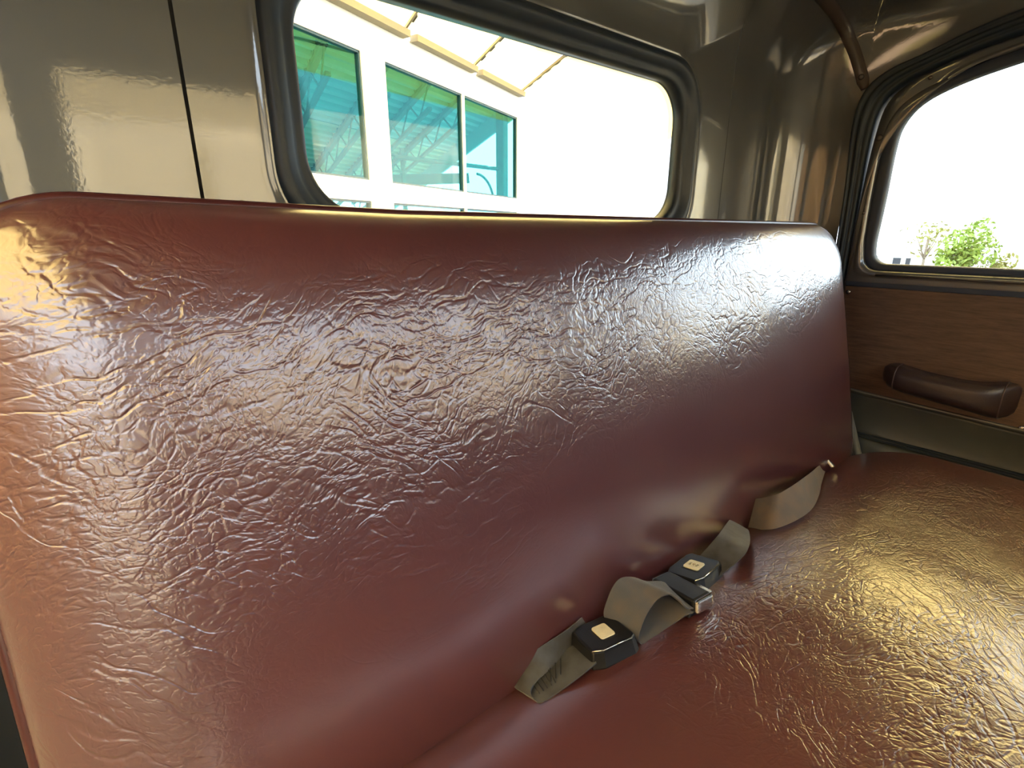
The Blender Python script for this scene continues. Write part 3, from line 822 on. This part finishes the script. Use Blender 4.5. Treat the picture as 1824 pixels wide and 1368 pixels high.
def on_inner(s, t):          # s along the lower layer, t across it
    A = np.array([E1[i][0] for i in (7, 8, 9)]); B = np.array([E1[i][1] for i in (7, 8, 9)])
    k = min(1.999, s * 2); i = int(k); f = k - i
    a = A[i] + (A[i + 1] - A[i]) * f; b = B[i] + (B[i + 1] - B[i]) * f
    return a + (b - a) * t + np.array((0, 0, 0.0024))
for i in range(5): segs.append(tube_geo([on_inner(0.05 + 0.10 * i, 0.15), on_inner(0.02 + 0.10 * i, 0.75)], 0.0006, 5))
for i in range(3): segs.append(tube_geo([on_inner(0.50 + 0.12 * i, 0.18), on_inner(0.36 + 0.12 * i, 0.62)], 0.0006, 5))
st = obj('stitching', *merge(*segs), M['thread'], b1); st['kind'] = 'stuff'

# --- 2 grey webbing loop that ends in a flat black slide tongue
b2 = empty('seat_belt_strap', (0.45, 0.29, cz(0.45, 0.29)))
tag(b2, 'grey webbing loop ending in a black and chrome slide tongue, between the two buckles', 'seat belt', 'lap belts on the bench seat')
E2 = [((0.4905, 0.300, -0.431), (0.4780, 0.2540, -0.431)), ((0.4790, 0.303, -0.4235), (0.4640, 0.2550, -0.4235)), ((0.4569, 0.3086, -0.4162), (0.4535, 0.2614, -0.4085)), ((0.4421, 0.3167, -0.4082), (0.4477, 0.2691, -0.4051)), ((0.4297, 0.3241, -0.4067), (0.4381, 0.2772, -0.4117)),
      ((0.4156, 0.3243, -0.4097), (0.4236, 0.2788, -0.4224)), ((0.4054, 0.3242, -0.424), (0.4124, 0.2784, -0.4366)), ((0.3977, 0.3225, -0.440), (0.4052, 0.2758, -0.4479)), ((0.3985, 0.3155, -0.4500), (0.4070, 0.2691, -0.4503)),
      ((0.4191, 0.3143, -0.4560), (0.4274, 0.2672, -0.449)), ((0.4528, 0.3116, -0.4500), (0.4549, 0.2637, -0.4453)), ((0.4731, 0.3039, -0.4400), (0.4674, 0.2563, -0.4349)), ((0.4900, 0.300, -0.436), (0.480, 0.2530, -0.434))]
strap('webbing', E2, M['web_grey'], b2)
E2b = [((0.4191, 0.3143, -0.4600), (0.4274, 0.2672, -0.452)), ((0.405, 0.314, -0.4640), (0.410, 0.268, -0.4525)), ((0.39, 0.315, -0.4655), (0.392, 0.2700, -0.4535))]
strap('webbing_tail', E2b, M['web_grey'], b2)
tb = np.array((0.494, 0.2515, -0.427)); ta = np.array((0.5005, 0.3165, -0.4364))
ax = norm(tb - ta); L2 = np.linalg.norm(tb - ta)
dx = norm(np.cross((0.05, 0.25, 1.0), ax)); dx = dx if dx[0] > 0 else -dx
up = np.cross(ax, dx); up = up if up[2] > 0 else -up
tc_ = (ta + tb) / 2 - up * 0.002
tongue = obj('slide_bar', *box_geo(tc_, (L2, 0.034, 0.017), (ax, dx, up)), M['buckle'], b2, smooth=False, bevel=0.004)
obj('end_cap', *box_geo(tc_ + ax * (L2 / 2 + 0.001), (0.006, 0.030, 0.0175), (ax, dx, up)), M['chrome'], tongue, smooth=False, bevel=0.003)
obj('end_cap', *box_geo(tc_ - ax * (L2 / 2 + 0.001), (0.005, 0.026, 0.010), (ax, dx, up)), M['chrome'], tongue, smooth=False, bevel=0.002)
obj('tongue_plate', *box_geo(tc_ + dx * 0.018 - up * 0.003, (0.044, 0.03, 0.004), (ax, dx, up)), M['steel'], tongue, smooth=False, bevel=0.001)
obj('tongue_foot', *box_geo(tc_ - dx * 0.015 - up * 0.009 + ax * 0.010, (0.044, 0.018, 0.006), (ax, dx, up)), M['buckle'], tongue, smooth=False, bevel=0.002)

# --- 3 second buckle with printed button and short webbing
b3 = empty('seat_belt_buckle', (0.58, 0.30, cz(0.58, 0.30)))
tag(b3, 'black push-button belt buckle with marked ivory button and short grey strap, farther of the two', 'seat belt', 'lap belts on the bench seat')
bk = push_buckle(b3, (0.556, 0.2985, -0.4560), (1, 0.06, -0.02), (-0.05, 0.95, -0.20), 0.074, 0.056, 0.021)
bc, bx, by, bu = bk[2]
g = []
def stroke(pts): g.append(tube_geo([bc + bx * (a * 0.0036) + by * (b * 0.0036) + bu * 0.0001 for a, b in pts], 0.00032, 5))
# three worn digits, read across the belt
for k, dg in enumerate(([(-.5, 1), (.3, 1), (.3, 0.2), (-.4, .2), (-.4, -.8), (.4, -.8)], [(.4, .9), (-.4, .3), (-.4, -.8), (.4, -.8), (.4, 0), (-.4, 0)], [(.4, 1), (-.4, .9), (-.4, .2), (.3, .1), (.4, -.6), (-.4, -.8)])):
    off = (k - 1) * 1.35
    stroke([(-b * 0.8, -(a * 0.9 + off)) for a, b in dg])
mk = obj('button_print', *merge(*g), M['ink'], bk[0]); mk['kind'] = 'stuff'
E3 = [((0.575, 0.321, -0.456), (0.570, 0.2760, -0.445)), ((0.5925, 0.3173, -0.446), (0.5870, 0.2700, -0.4346)), ((0.6070, 0.3120, -0.4317), (0.5999, 0.2643, -0.4238)), ((0.6273, 0.3098, -0.4194), (0.6171, 0.2629, -0.4171)),
      ((0.6693, 0.3209, -0.4241), (0.6539, 0.2755, -0.4248)), ((0.716, 0.338, -0.442), (0.697, 0.2960, -0.4400)), ((0.755, 0.3537, -0.4656), (0.7400, 0.3180, -0.4600)), ((0.785, 0.369, -0.490), (0.784, 0.3420, -0.490))]
strap('webbing', E3, M['web_soiled'], b3)

# --- 4 tan strap with a metal tip at the far end
b4 = empty('seat_belt_strap', (0.88, 0.30, cz(0.88, 0.30)))
tag(b4, 'tan twisted webbing strap with a metal tip at the far end of the crease', 'seat belt', 'lap belts on the bench seat')
E4 = [((0.826, 0.366, -0.475), (0.800, 0.3515, -0.497)), ((0.800, 0.3420, -0.4380), (0.7647, 0.3234, -0.4689)), ((0.7900, 0.3200, -0.4200), (0.7451, 0.2966, -0.4512)), ((0.7965, 0.3030, -0.4080), (0.7558, 0.2798, -0.4438)),
      ((0.8250, 0.2980, -0.4040), (0.7948, 0.2685, -0.4393)), ((0.8702, 0.2960, -0.4010), (0.8472, 0.2676, -0.439)), ((0.9496, 0.3084, -0.416), (0.9211, 0.2839, -0.4459)), ((1.030, 0.3280, -0.440), (1.000, 0.3080, -0.458)), ((1.115, 0.3500, -0.470), (1.098, 0.3360, -0.475))]
strap('webbing', E4, M['web_tan'], b4)
tx = norm((1, .26, -.30)); ty = norm((-.5, -.75, -.35)); tz = norm(np.cross(tx, ty)); ty = np.cross(tz, tx)
obj('metal_tip', *box_geo((1.122, 0.340, -0.462), (0.036, 0.026, 0.008), (tx, ty, tz)), M['steel'], b4, smooth=False, bevel=0.003)

# =================================================================== outside
exec_outside = True
M['wall_white'] = simple('white_wall_panel', (0.86, 0.86, 0.84), 0.7, var=0.03)
M['tan_wall'] = simple('tan_reflector_wall', (0.34, 0.22, 0.125), 0.9, var=0.1, nscale=3)
M['cream_wall'] = simple('cream_reflector_wall', (0.86, 0.79, 0.62), 0.7, var=0.06, nscale=2)
M['beam'] = simple('cream_steel', (0.24, 0.20, 0.125), 0.55, var=0.1)
M['concrete'] = simple('worn_asphalt', (0.085, 0.082, 0.078), 0.9, var=0.12, nscale=1.2)
M['canopy'] = translucent_material('cream_translucent_sheet', (0.75, 0.66, 0.45), (0.97, 0.82, 0.48), 0.68)
M['teal_glass'] = glass_material('teal_tinted_glass', (0.40, 0.86, 0.84), 0.08)
M['deck'] = simple('cream_roof_deck', (0.46, 0.40, 0.28), 0.7, var=0.05)
M['deck_blue'] = simple('pale_blue_roof_deck', (0.24, 0.40, 0.44), 0.7, var=0.05)
M['truss_dark'] = simple('dark_steel', (0.02, 0.027, 0.03), 0.6)
M['steel_blue'] = simple('blue_steel', (0.03, 0.075, 0.10), 0.5)
M['truss'] = simple('grey_truss_steel', (0.045, 0.055, 0.055), 0.6)
M['deck_gap'] = simple('dark_deck_gap', (0.035, 0.030, 0.024), 0.8)
M['leaf'] = simple('bright_leaf', (0.17, 0.24, 0.03), 0.55, var=0.4, nscale=1.5)
M['leaf2'] = simple('pale_leaf', (0.20, 0.20, 0.045), 0.55, var=0.4, nscale=2.5)
M['bark'] = simple('bark', (0.22, 0.18, 0.13), 0.9)
M['house'] = simple('white_house_wall', (0.85, 0.85, 0.85), 0.8, var=0.03)
M['shingle'] = simple('grey_shingle', (0.010, 0.012, 0.016), 0.8)
M['pane'] = simple('dark_house_pane', (0.03, 0.035, 0.045), 0.2)

# ground: raised lot that falls away beyond the far door
def ground_z(x, y):
    t = np.clip((x - 16.0) / 14.0, 0, 1); return -Z0 - 3.4 * t * t * (3 - 2 * t)
gx = np.r_[-80, -40, -20, -8, 0, 6, 12, np.linspace(16, 30, 12), 45, 70, 120]; gy = np.r_[-100, -50, -20, -8, 0, 8, 20, 50, 100]
V = [(x, y, float(ground_z(x, y))) for y in gy for x in gx]
tag(obj('floor_lot', V, grid_faces(len(gx), len(gy)), M['concrete']), 'worn asphalt lot outside the truck', kind='structure')

# the building seen through the rear window
D = 6.0
FN = np.array((0.403, -0.915, 0.0)); FT = np.array((0.915, 0.403, 0.0))
def fac(s, z, out=0.0): return FT * s - FN * D + FN * out + np.array((0, 0, z))
bld = empty('workshop_building', tuple(fac(7.5, -Z0))); tag(bld, 'white workshop with teal tinted windows behind the truck', 'building')
AX = (FT, -FN, np.array((0, 0, 1.0)))
def fbox(s0, s1, z0, z1, o0, o1): return box_geo(fac((s0 + s1) / 2, (z0 + z1) / 2, (o0 + o1) / 2), (s1 - s0, abs(o1 - o0), z1 - z0), AX)
EAVE = 0.51 * D; CORNER = 1.955 * D
up0, up1 = 0.134 * D, 0.433 * D            # upper row of panes
lo1 = 0.082 * D; lo0 = -0.20 * D
cols = [(0.348 * D, 0.700 * D), (0.722 * D, 1.088 * D), (1.177 * D, 1.545 * D), (1.560 * D, 1.940 * D)]
walls = [fbox(-1.0, CORNER, up1, EAVE, -0.12, 0), fbox(-1.0, CORNER, lo1, up0, -0.12, 0), fbox(-1.0, CORNER, -Z0, lo0, -0.12, 0)]
prev = -1.0
for a, b in cols:
    walls.append(fbox(prev, a, lo0, lo1, -0.12, 0)); walls.append(fbox(prev, a, up0, up1, -0.12, 0)); prev = b
walls.append(fbox(prev, CORNER, lo0, lo1, -0.12, 0)); walls.append(fbox(prev, CORNER, up0, up1, -0.12, 0))
obj('wall', *merge(*walls), M['wall_white'], bld, smooth=False)
for i, (a, b) in enumerate(cols):
    for z0, z1 in ((up0, up1), (lo0, lo1)):
        fr = merge(fbox(a, b, z1 - 0.03, z1, -0.10, -0.02), fbox(a, b, z0, z0 + 0.03, -0.10, -0.02), fbox(a, a + 0.03, z0, z1, -0.10, -0.02), fbox(b - 0.03, b, z0, z1, -0.10, -0.02))
        f = obj('window_frame', *fr, M['steel_blue'], bld, smooth=False)
        obj('pane', *fbox(a + 0.03, b - 0.03, z0 + 0.03, z1 - 0.03, -0.062, -0.054), M['teal_glass'], f, smooth=False)
# inside of the workshop: the corrugated deck goes on down behind the windows, trusses run under it, the far side is open
RD = np.array((0.063, 0.974, -0.223))         # along the trusses, falling away from the windows
DEPTH = 8.6
def inside(s, o, dz=0.0): return fac(s, EAVE - 0.08 + dz, -0.14) + RD * o
for nm, o0, o1, mt in (('deck_sheet', 0.0, 0.9, 'deck'), ('deck_sheet', 0.9, 3.3, 'deck_blue'), ('deck_sheet', 3.3, DEPTH, 'deck')):
    V = []; oo = []
    for q in np.arange(o0, o1 - 1e-6, 0.28): oo += [(q, 0.0), (q + 0.12, 0.0), (q + 0.15, 0.07), (q + 0.25, 0.07)]
    oo.append((o1, 0.0))
    for o, rib in oo:
        for s in (-3.0, CORNER - 0.10): V.append(inside(s, o, rib))
    obj(nm, V, grid_faces(2, len(oo)), M[mt], bld, smooth=False)
for s in (0.556 * D, 0.80 * D, 1.03 * D, 1.257 * D, 1.46 * D, 1.66 * D):
    L = DEPTH; geo = [beam_geo(inside(s, 0.2, -0.06), inside(s, L, -0.06), 0.11, 0.10), beam_geo(inside(s, 0.5, -0.52), inside(s, L, -0.52), 0.09, 0.06)]
    n = 16
    for i in range(n):
        o0 = 0.5 + (L - 0.5) * i / n; o1 = 0.5 + (L - 0.5) * (i + 1) / n
        geo.append(beam_geo(inside(s, o0, -0.52 if i % 2 else -0.06), inside(s, o1, -0.06 if i % 2 else -0.52), 0.025, 0.025))
    t = obj('truss', *merge(*geo), M['truss'], bld, smooth=False)
    teeth = [beam_geo(inside(s - 0.05, 0.42 + 0.28 * k, 0.01), inside(s - 0.05, 0.54 + 0.28 * k, 0.01), 0.04, 0.09) for k in range(28)]
    obj('deck_edge', *merge(*teeth), M['truss_dark'], t, smooth=False)['kind'] = 'stuff'
sE = CORNER - 0.10
V = [inside(sE, 0, 0.08), inside(sE, DEPTH, 0.08), inside(sE, DEPTH, -0.42), inside(sE, 0, -0.42)]
obj('fascia', V, [(0, 1, 2, 3)], M['deck_blue'], bld, smooth=False, solid=(0.05, 0))
obj('end_wall', *fbox(-3.0, -2.9, -Z0, EAVE - 0.2, -DEPTH, -0.1), M['deck'], bld, smooth=False)
obj('column', *fbox(CORNER - 0.42, CORNER - 0.20, -Z0, EAVE - 0.1, -0.40, -0.20), M['steel_blue'], bld, smooth=False)
obj('pipe', *tube_geo([fac(8.6, 0.245 * D, -1.2), fac(CORNER - 0.28, 0.245 * D, -0.32)], 0.045, 8), M['steel_blue'], bld)
arc = [fac(10.6 + 0.75 * math.sin(a), 0.13 * D + 0.62 * math.cos(a) - 0.1, -0.5) for a in np.linspace(0, math.pi / 2, 10)]
obj('pipe_bend', *tube_geo(arc, 0.03, 8), M['steel_blue'], bld)
obj('louvre', *beam_geo(fac(7.2, 0.155 * D, -2.6), fac(10.7, 0.205 * D, -0.8), 0.05, 0.22), M['truss_dark'], bld, smooth=False)
for s in (8.55, 8.95):
    obj('ladder_rail', *beam_geo(fac(s, -Z0, -1.3), fac(s, 0.28 * D, -1.3), 0.07, 0.07, (0, 1, 0)), M['truss'], bld, smooth=False)
for k in range(9):
    obj('ladder_rung', *beam_geo(fac(8.55, 0.02 + 0.3 * k - 0.9, -1.3), fac(8.95, 0.02 + 0.3 * k - 0.9, -1.3), 0.04, 0.04), M['truss'], bld, smooth=False)

# canopy of translucent sheets on cream ribs between building and truck
CD = np.array((-0.063, -0.974, 0.223))        # along the ribs, rising away from the building
can = empty('canopy_roof', tuple(fac(6.0, -Z0))); tag(can, 'open canopy of pale sheets on cream steel ribs above the truck', 'canopy')
LEN = 15.0
ribs = [s * D for s in (-0.78, -0.45, -0.11, 0.22, 0.556, 0.907, 1.257, 1.605, 1.953)]
E0 = EAVE + 0.02
ribs_and_added_edge = ribs + [ribs[-1] + 11.0]  # last edge carries a sheet added beyond the ribs for warm reflections inside
for i in range(len(ribs_and_added_edge) - 1):
    a, b = fac(ribs_and_added_edge[i] + 0.05, E0 + 0.10), fac(ribs_and_added_edge[i + 1] - 0.05, E0 + 0.10)
    V = [a, b, b + CD * LEN, a + CD * LEN]
    obj('sheet', V, [(0, 1, 2, 3)], M['canopy'], can, smooth=False, solid=(0.004, 0))
for i, s in enumerate(ribs):
    a = fac(s, E0 + 0.05)
    r = obj('rib', *beam_geo(a, a + CD * LEN, 0.035, 0.05), M['beam'], can, smooth=False)
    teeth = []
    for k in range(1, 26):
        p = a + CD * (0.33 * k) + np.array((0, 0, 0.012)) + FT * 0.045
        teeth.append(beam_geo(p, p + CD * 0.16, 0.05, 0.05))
    t = obj('deck_edge', *merge(*teeth), M['deck_gap'], r, smooth=False); t['kind'] = 'stuff'  # dark blocks stand in for the gaps at the corrugated deck ends
for i in range(len(ribs) - 1):
    obj('eave_beam', *beam_geo(fac(ribs[i] + 0.16, E0, 0.10), fac(ribs[i + 1] - 0.02, E0, 0.10), 0.16, 0.10), M['beam'], can, smooth=False)

# unseen buildings added ahead of and beside the truck to warm the seat's reflections
def reflector_building(name, label, c, rot, w, d, h, mat, door_mat):
    e = empty(name, (c[0], c[1], -Z0)); tag(e, label, 'building')
    t = np.array((math.cos(rot), math.sin(rot), 0)); nrm = np.array((-t[1], t[0], 0)); up = np.array((0, 0, 1.0))
    cc = np.array((c[0], c[1], 0))
    def bx(u0, u1, v0, v1, z0, z1): return box_geo(cc + t * (u0 + u1) / 2 + nrm * (v0 + v1) / 2 + up * ((z0 + z1) / 2 - Z0), (u1 - u0, v1 - v0, z1 - z0), (t, nrm, up))
    obj('wall', *bx(-w / 2, w / 2, 0, d, 0, h), mat, e, smooth=False)
    obj('roof_edge', *bx(-w / 2 - .2, w / 2 + .2, -.2, d, h, h + .25), M['beam'], e, smooth=False)
    for k in range(int(w // 5)):
        u = -w / 2 + 2.5 + 5 * k
        obj('roller_door', *bx(u - 1.5, u + 1.5, -.05, .02, 0, 3.2), door_mat, e, smooth=False)
    return e
reflector_building('unseen_cream_reflector', 'unseen cream shed added in front of the truck for reflections on the seat', (1.0, -11.0), math.pi + 0.25, 30, 8, 4.6, M['cream_wall'], M['cream_wall'])
reflector_building('unseen_tan_reflector', 'unseen tan shop added beside the near door for warm reflections on the seat', (-8.0, -2.0), -math.pi / 2 - math.pi, 16, 8, 5.5, M['tan_wall'], M['tan_wall'])

# far side: house, bush and trees beyond the edge of the lot
hs = empty('white_house', (52, 12.7, -4.85)); tag(hs, 'low white house with dark windows and grey roof seen through the door window', 'house')
HZ = -4.85
obj('wall', *box_geo((52, 12.7, HZ + 1.55), (6, 3.4, 3.1)), M['house'], hs, smooth=False)
V = [(48.8, 10.9, HZ + 3.1), (48.8, 14.5, HZ + 3.1), (55.2, 14.5, HZ + 3.1), (55.2, 10.9, HZ + 3.1), (52, 11.8, HZ + 3.42), (52, 13.6, HZ + 3.42)]
obj('roof', V, [(0, 1, 5, 4), (1, 2, 5), (2, 3, 4, 5), (3, 0, 4), (0, 3, 2, 1)], M['shingle'], hs, smooth=False)
for y, w in ((12.98, 0.52), (12.25, 0.30)):
    obj('window', *box_geo((48.98, y, HZ + 2.74), (0.06, w, 0.46)), M['pane'], hs, smooth=False)

def leafy(name, label, c, rx, rz, n, size, mat, trunk_h, seed, lumps=7, cat='tree'):
    rs = np.random.RandomState(seed)
    e = empty(name, (c[0], c[1], c[2])); tag(e, label, cat)
    top = c[2] + trunk_h
    cs = [(rs.uniform(-.55, .55) * rx, rs.uniform(-.55, .55) * rx, rs.uniform(-.5, .6) * rz, rs.uniform(.4, .62)) for _ in range(lumps)]
    V = []; F = []
    for i in range(n):
        q = cs[rs.randint(lumps)]; v = rs.normal(size=3); v /= np.linalg.norm(v); r = rs.uniform(.6, 1.0) * q[3]
        p = np.array((c[0] + q[0] + v[0] * r * rx, c[1] + q[1] + v[1] * r * rx, top + q[2] + v[2] * r * rz))
        a = norm(rs.normal(size=3)); b = norm(np.cross(a, rs.normal(size=3))); s = size * rs.uniform(.6, 1.3); o = len(V)
        V += [p - a * s, p + b * s * .45, p + a * s, p - b * s * .45]; F.append((o, o + 1, o + 2, o + 3))
    f = obj('foliage', V, F, mat, e, smooth=False); f['kind'] = 'stuff'
    tr = [tube_geo([(c[0], c[1], c[2]), (c[0] + .05, c[1], c[2] + trunk_h * .6), (c[0], c[1] + .05, top)], [rx * .08, rx * .06, rx * .03], 8)]
    for q in cs: tr.append(tube_geo([(c[0], c[1], c[2] + trunk_h * .7), (c[0] + q[0], c[1] + q[1], top + q[2])], [rx * .035, rx * .015], 6))
    obj('trunk', *merge(*tr), M['bark'], e)
    return e
leafy('round_tree', 'bright green bushy tree seen through the door window', (40, 7.05, -4.85), 1.65, 1.9, 1900, 0.17, M['leaf'], 4.35, 1, 10)
leafy('low_bush', 'low green bush left of the round tree outside the door window', (34.6, 7.15, -4.85), 0.85, 0.65, 500, 0.14, M['leaf'], 2.95, 2, 5, 'bush')
leafy('small_tree', 'small yellow green tree right of the round tree outside the door window', (40, 5.55, -4.85), 0.75, 1.0, 350, 0.15, M['leaf2'], 3.1, 3, 5)
leafy('sparse_tree', 'sparse tree with thin pale foliage above the white house', (46, 10.6, -4.85), 1.6, 1.3, 190, 0.16, M['leaf2'], 4.4, 4, 8)
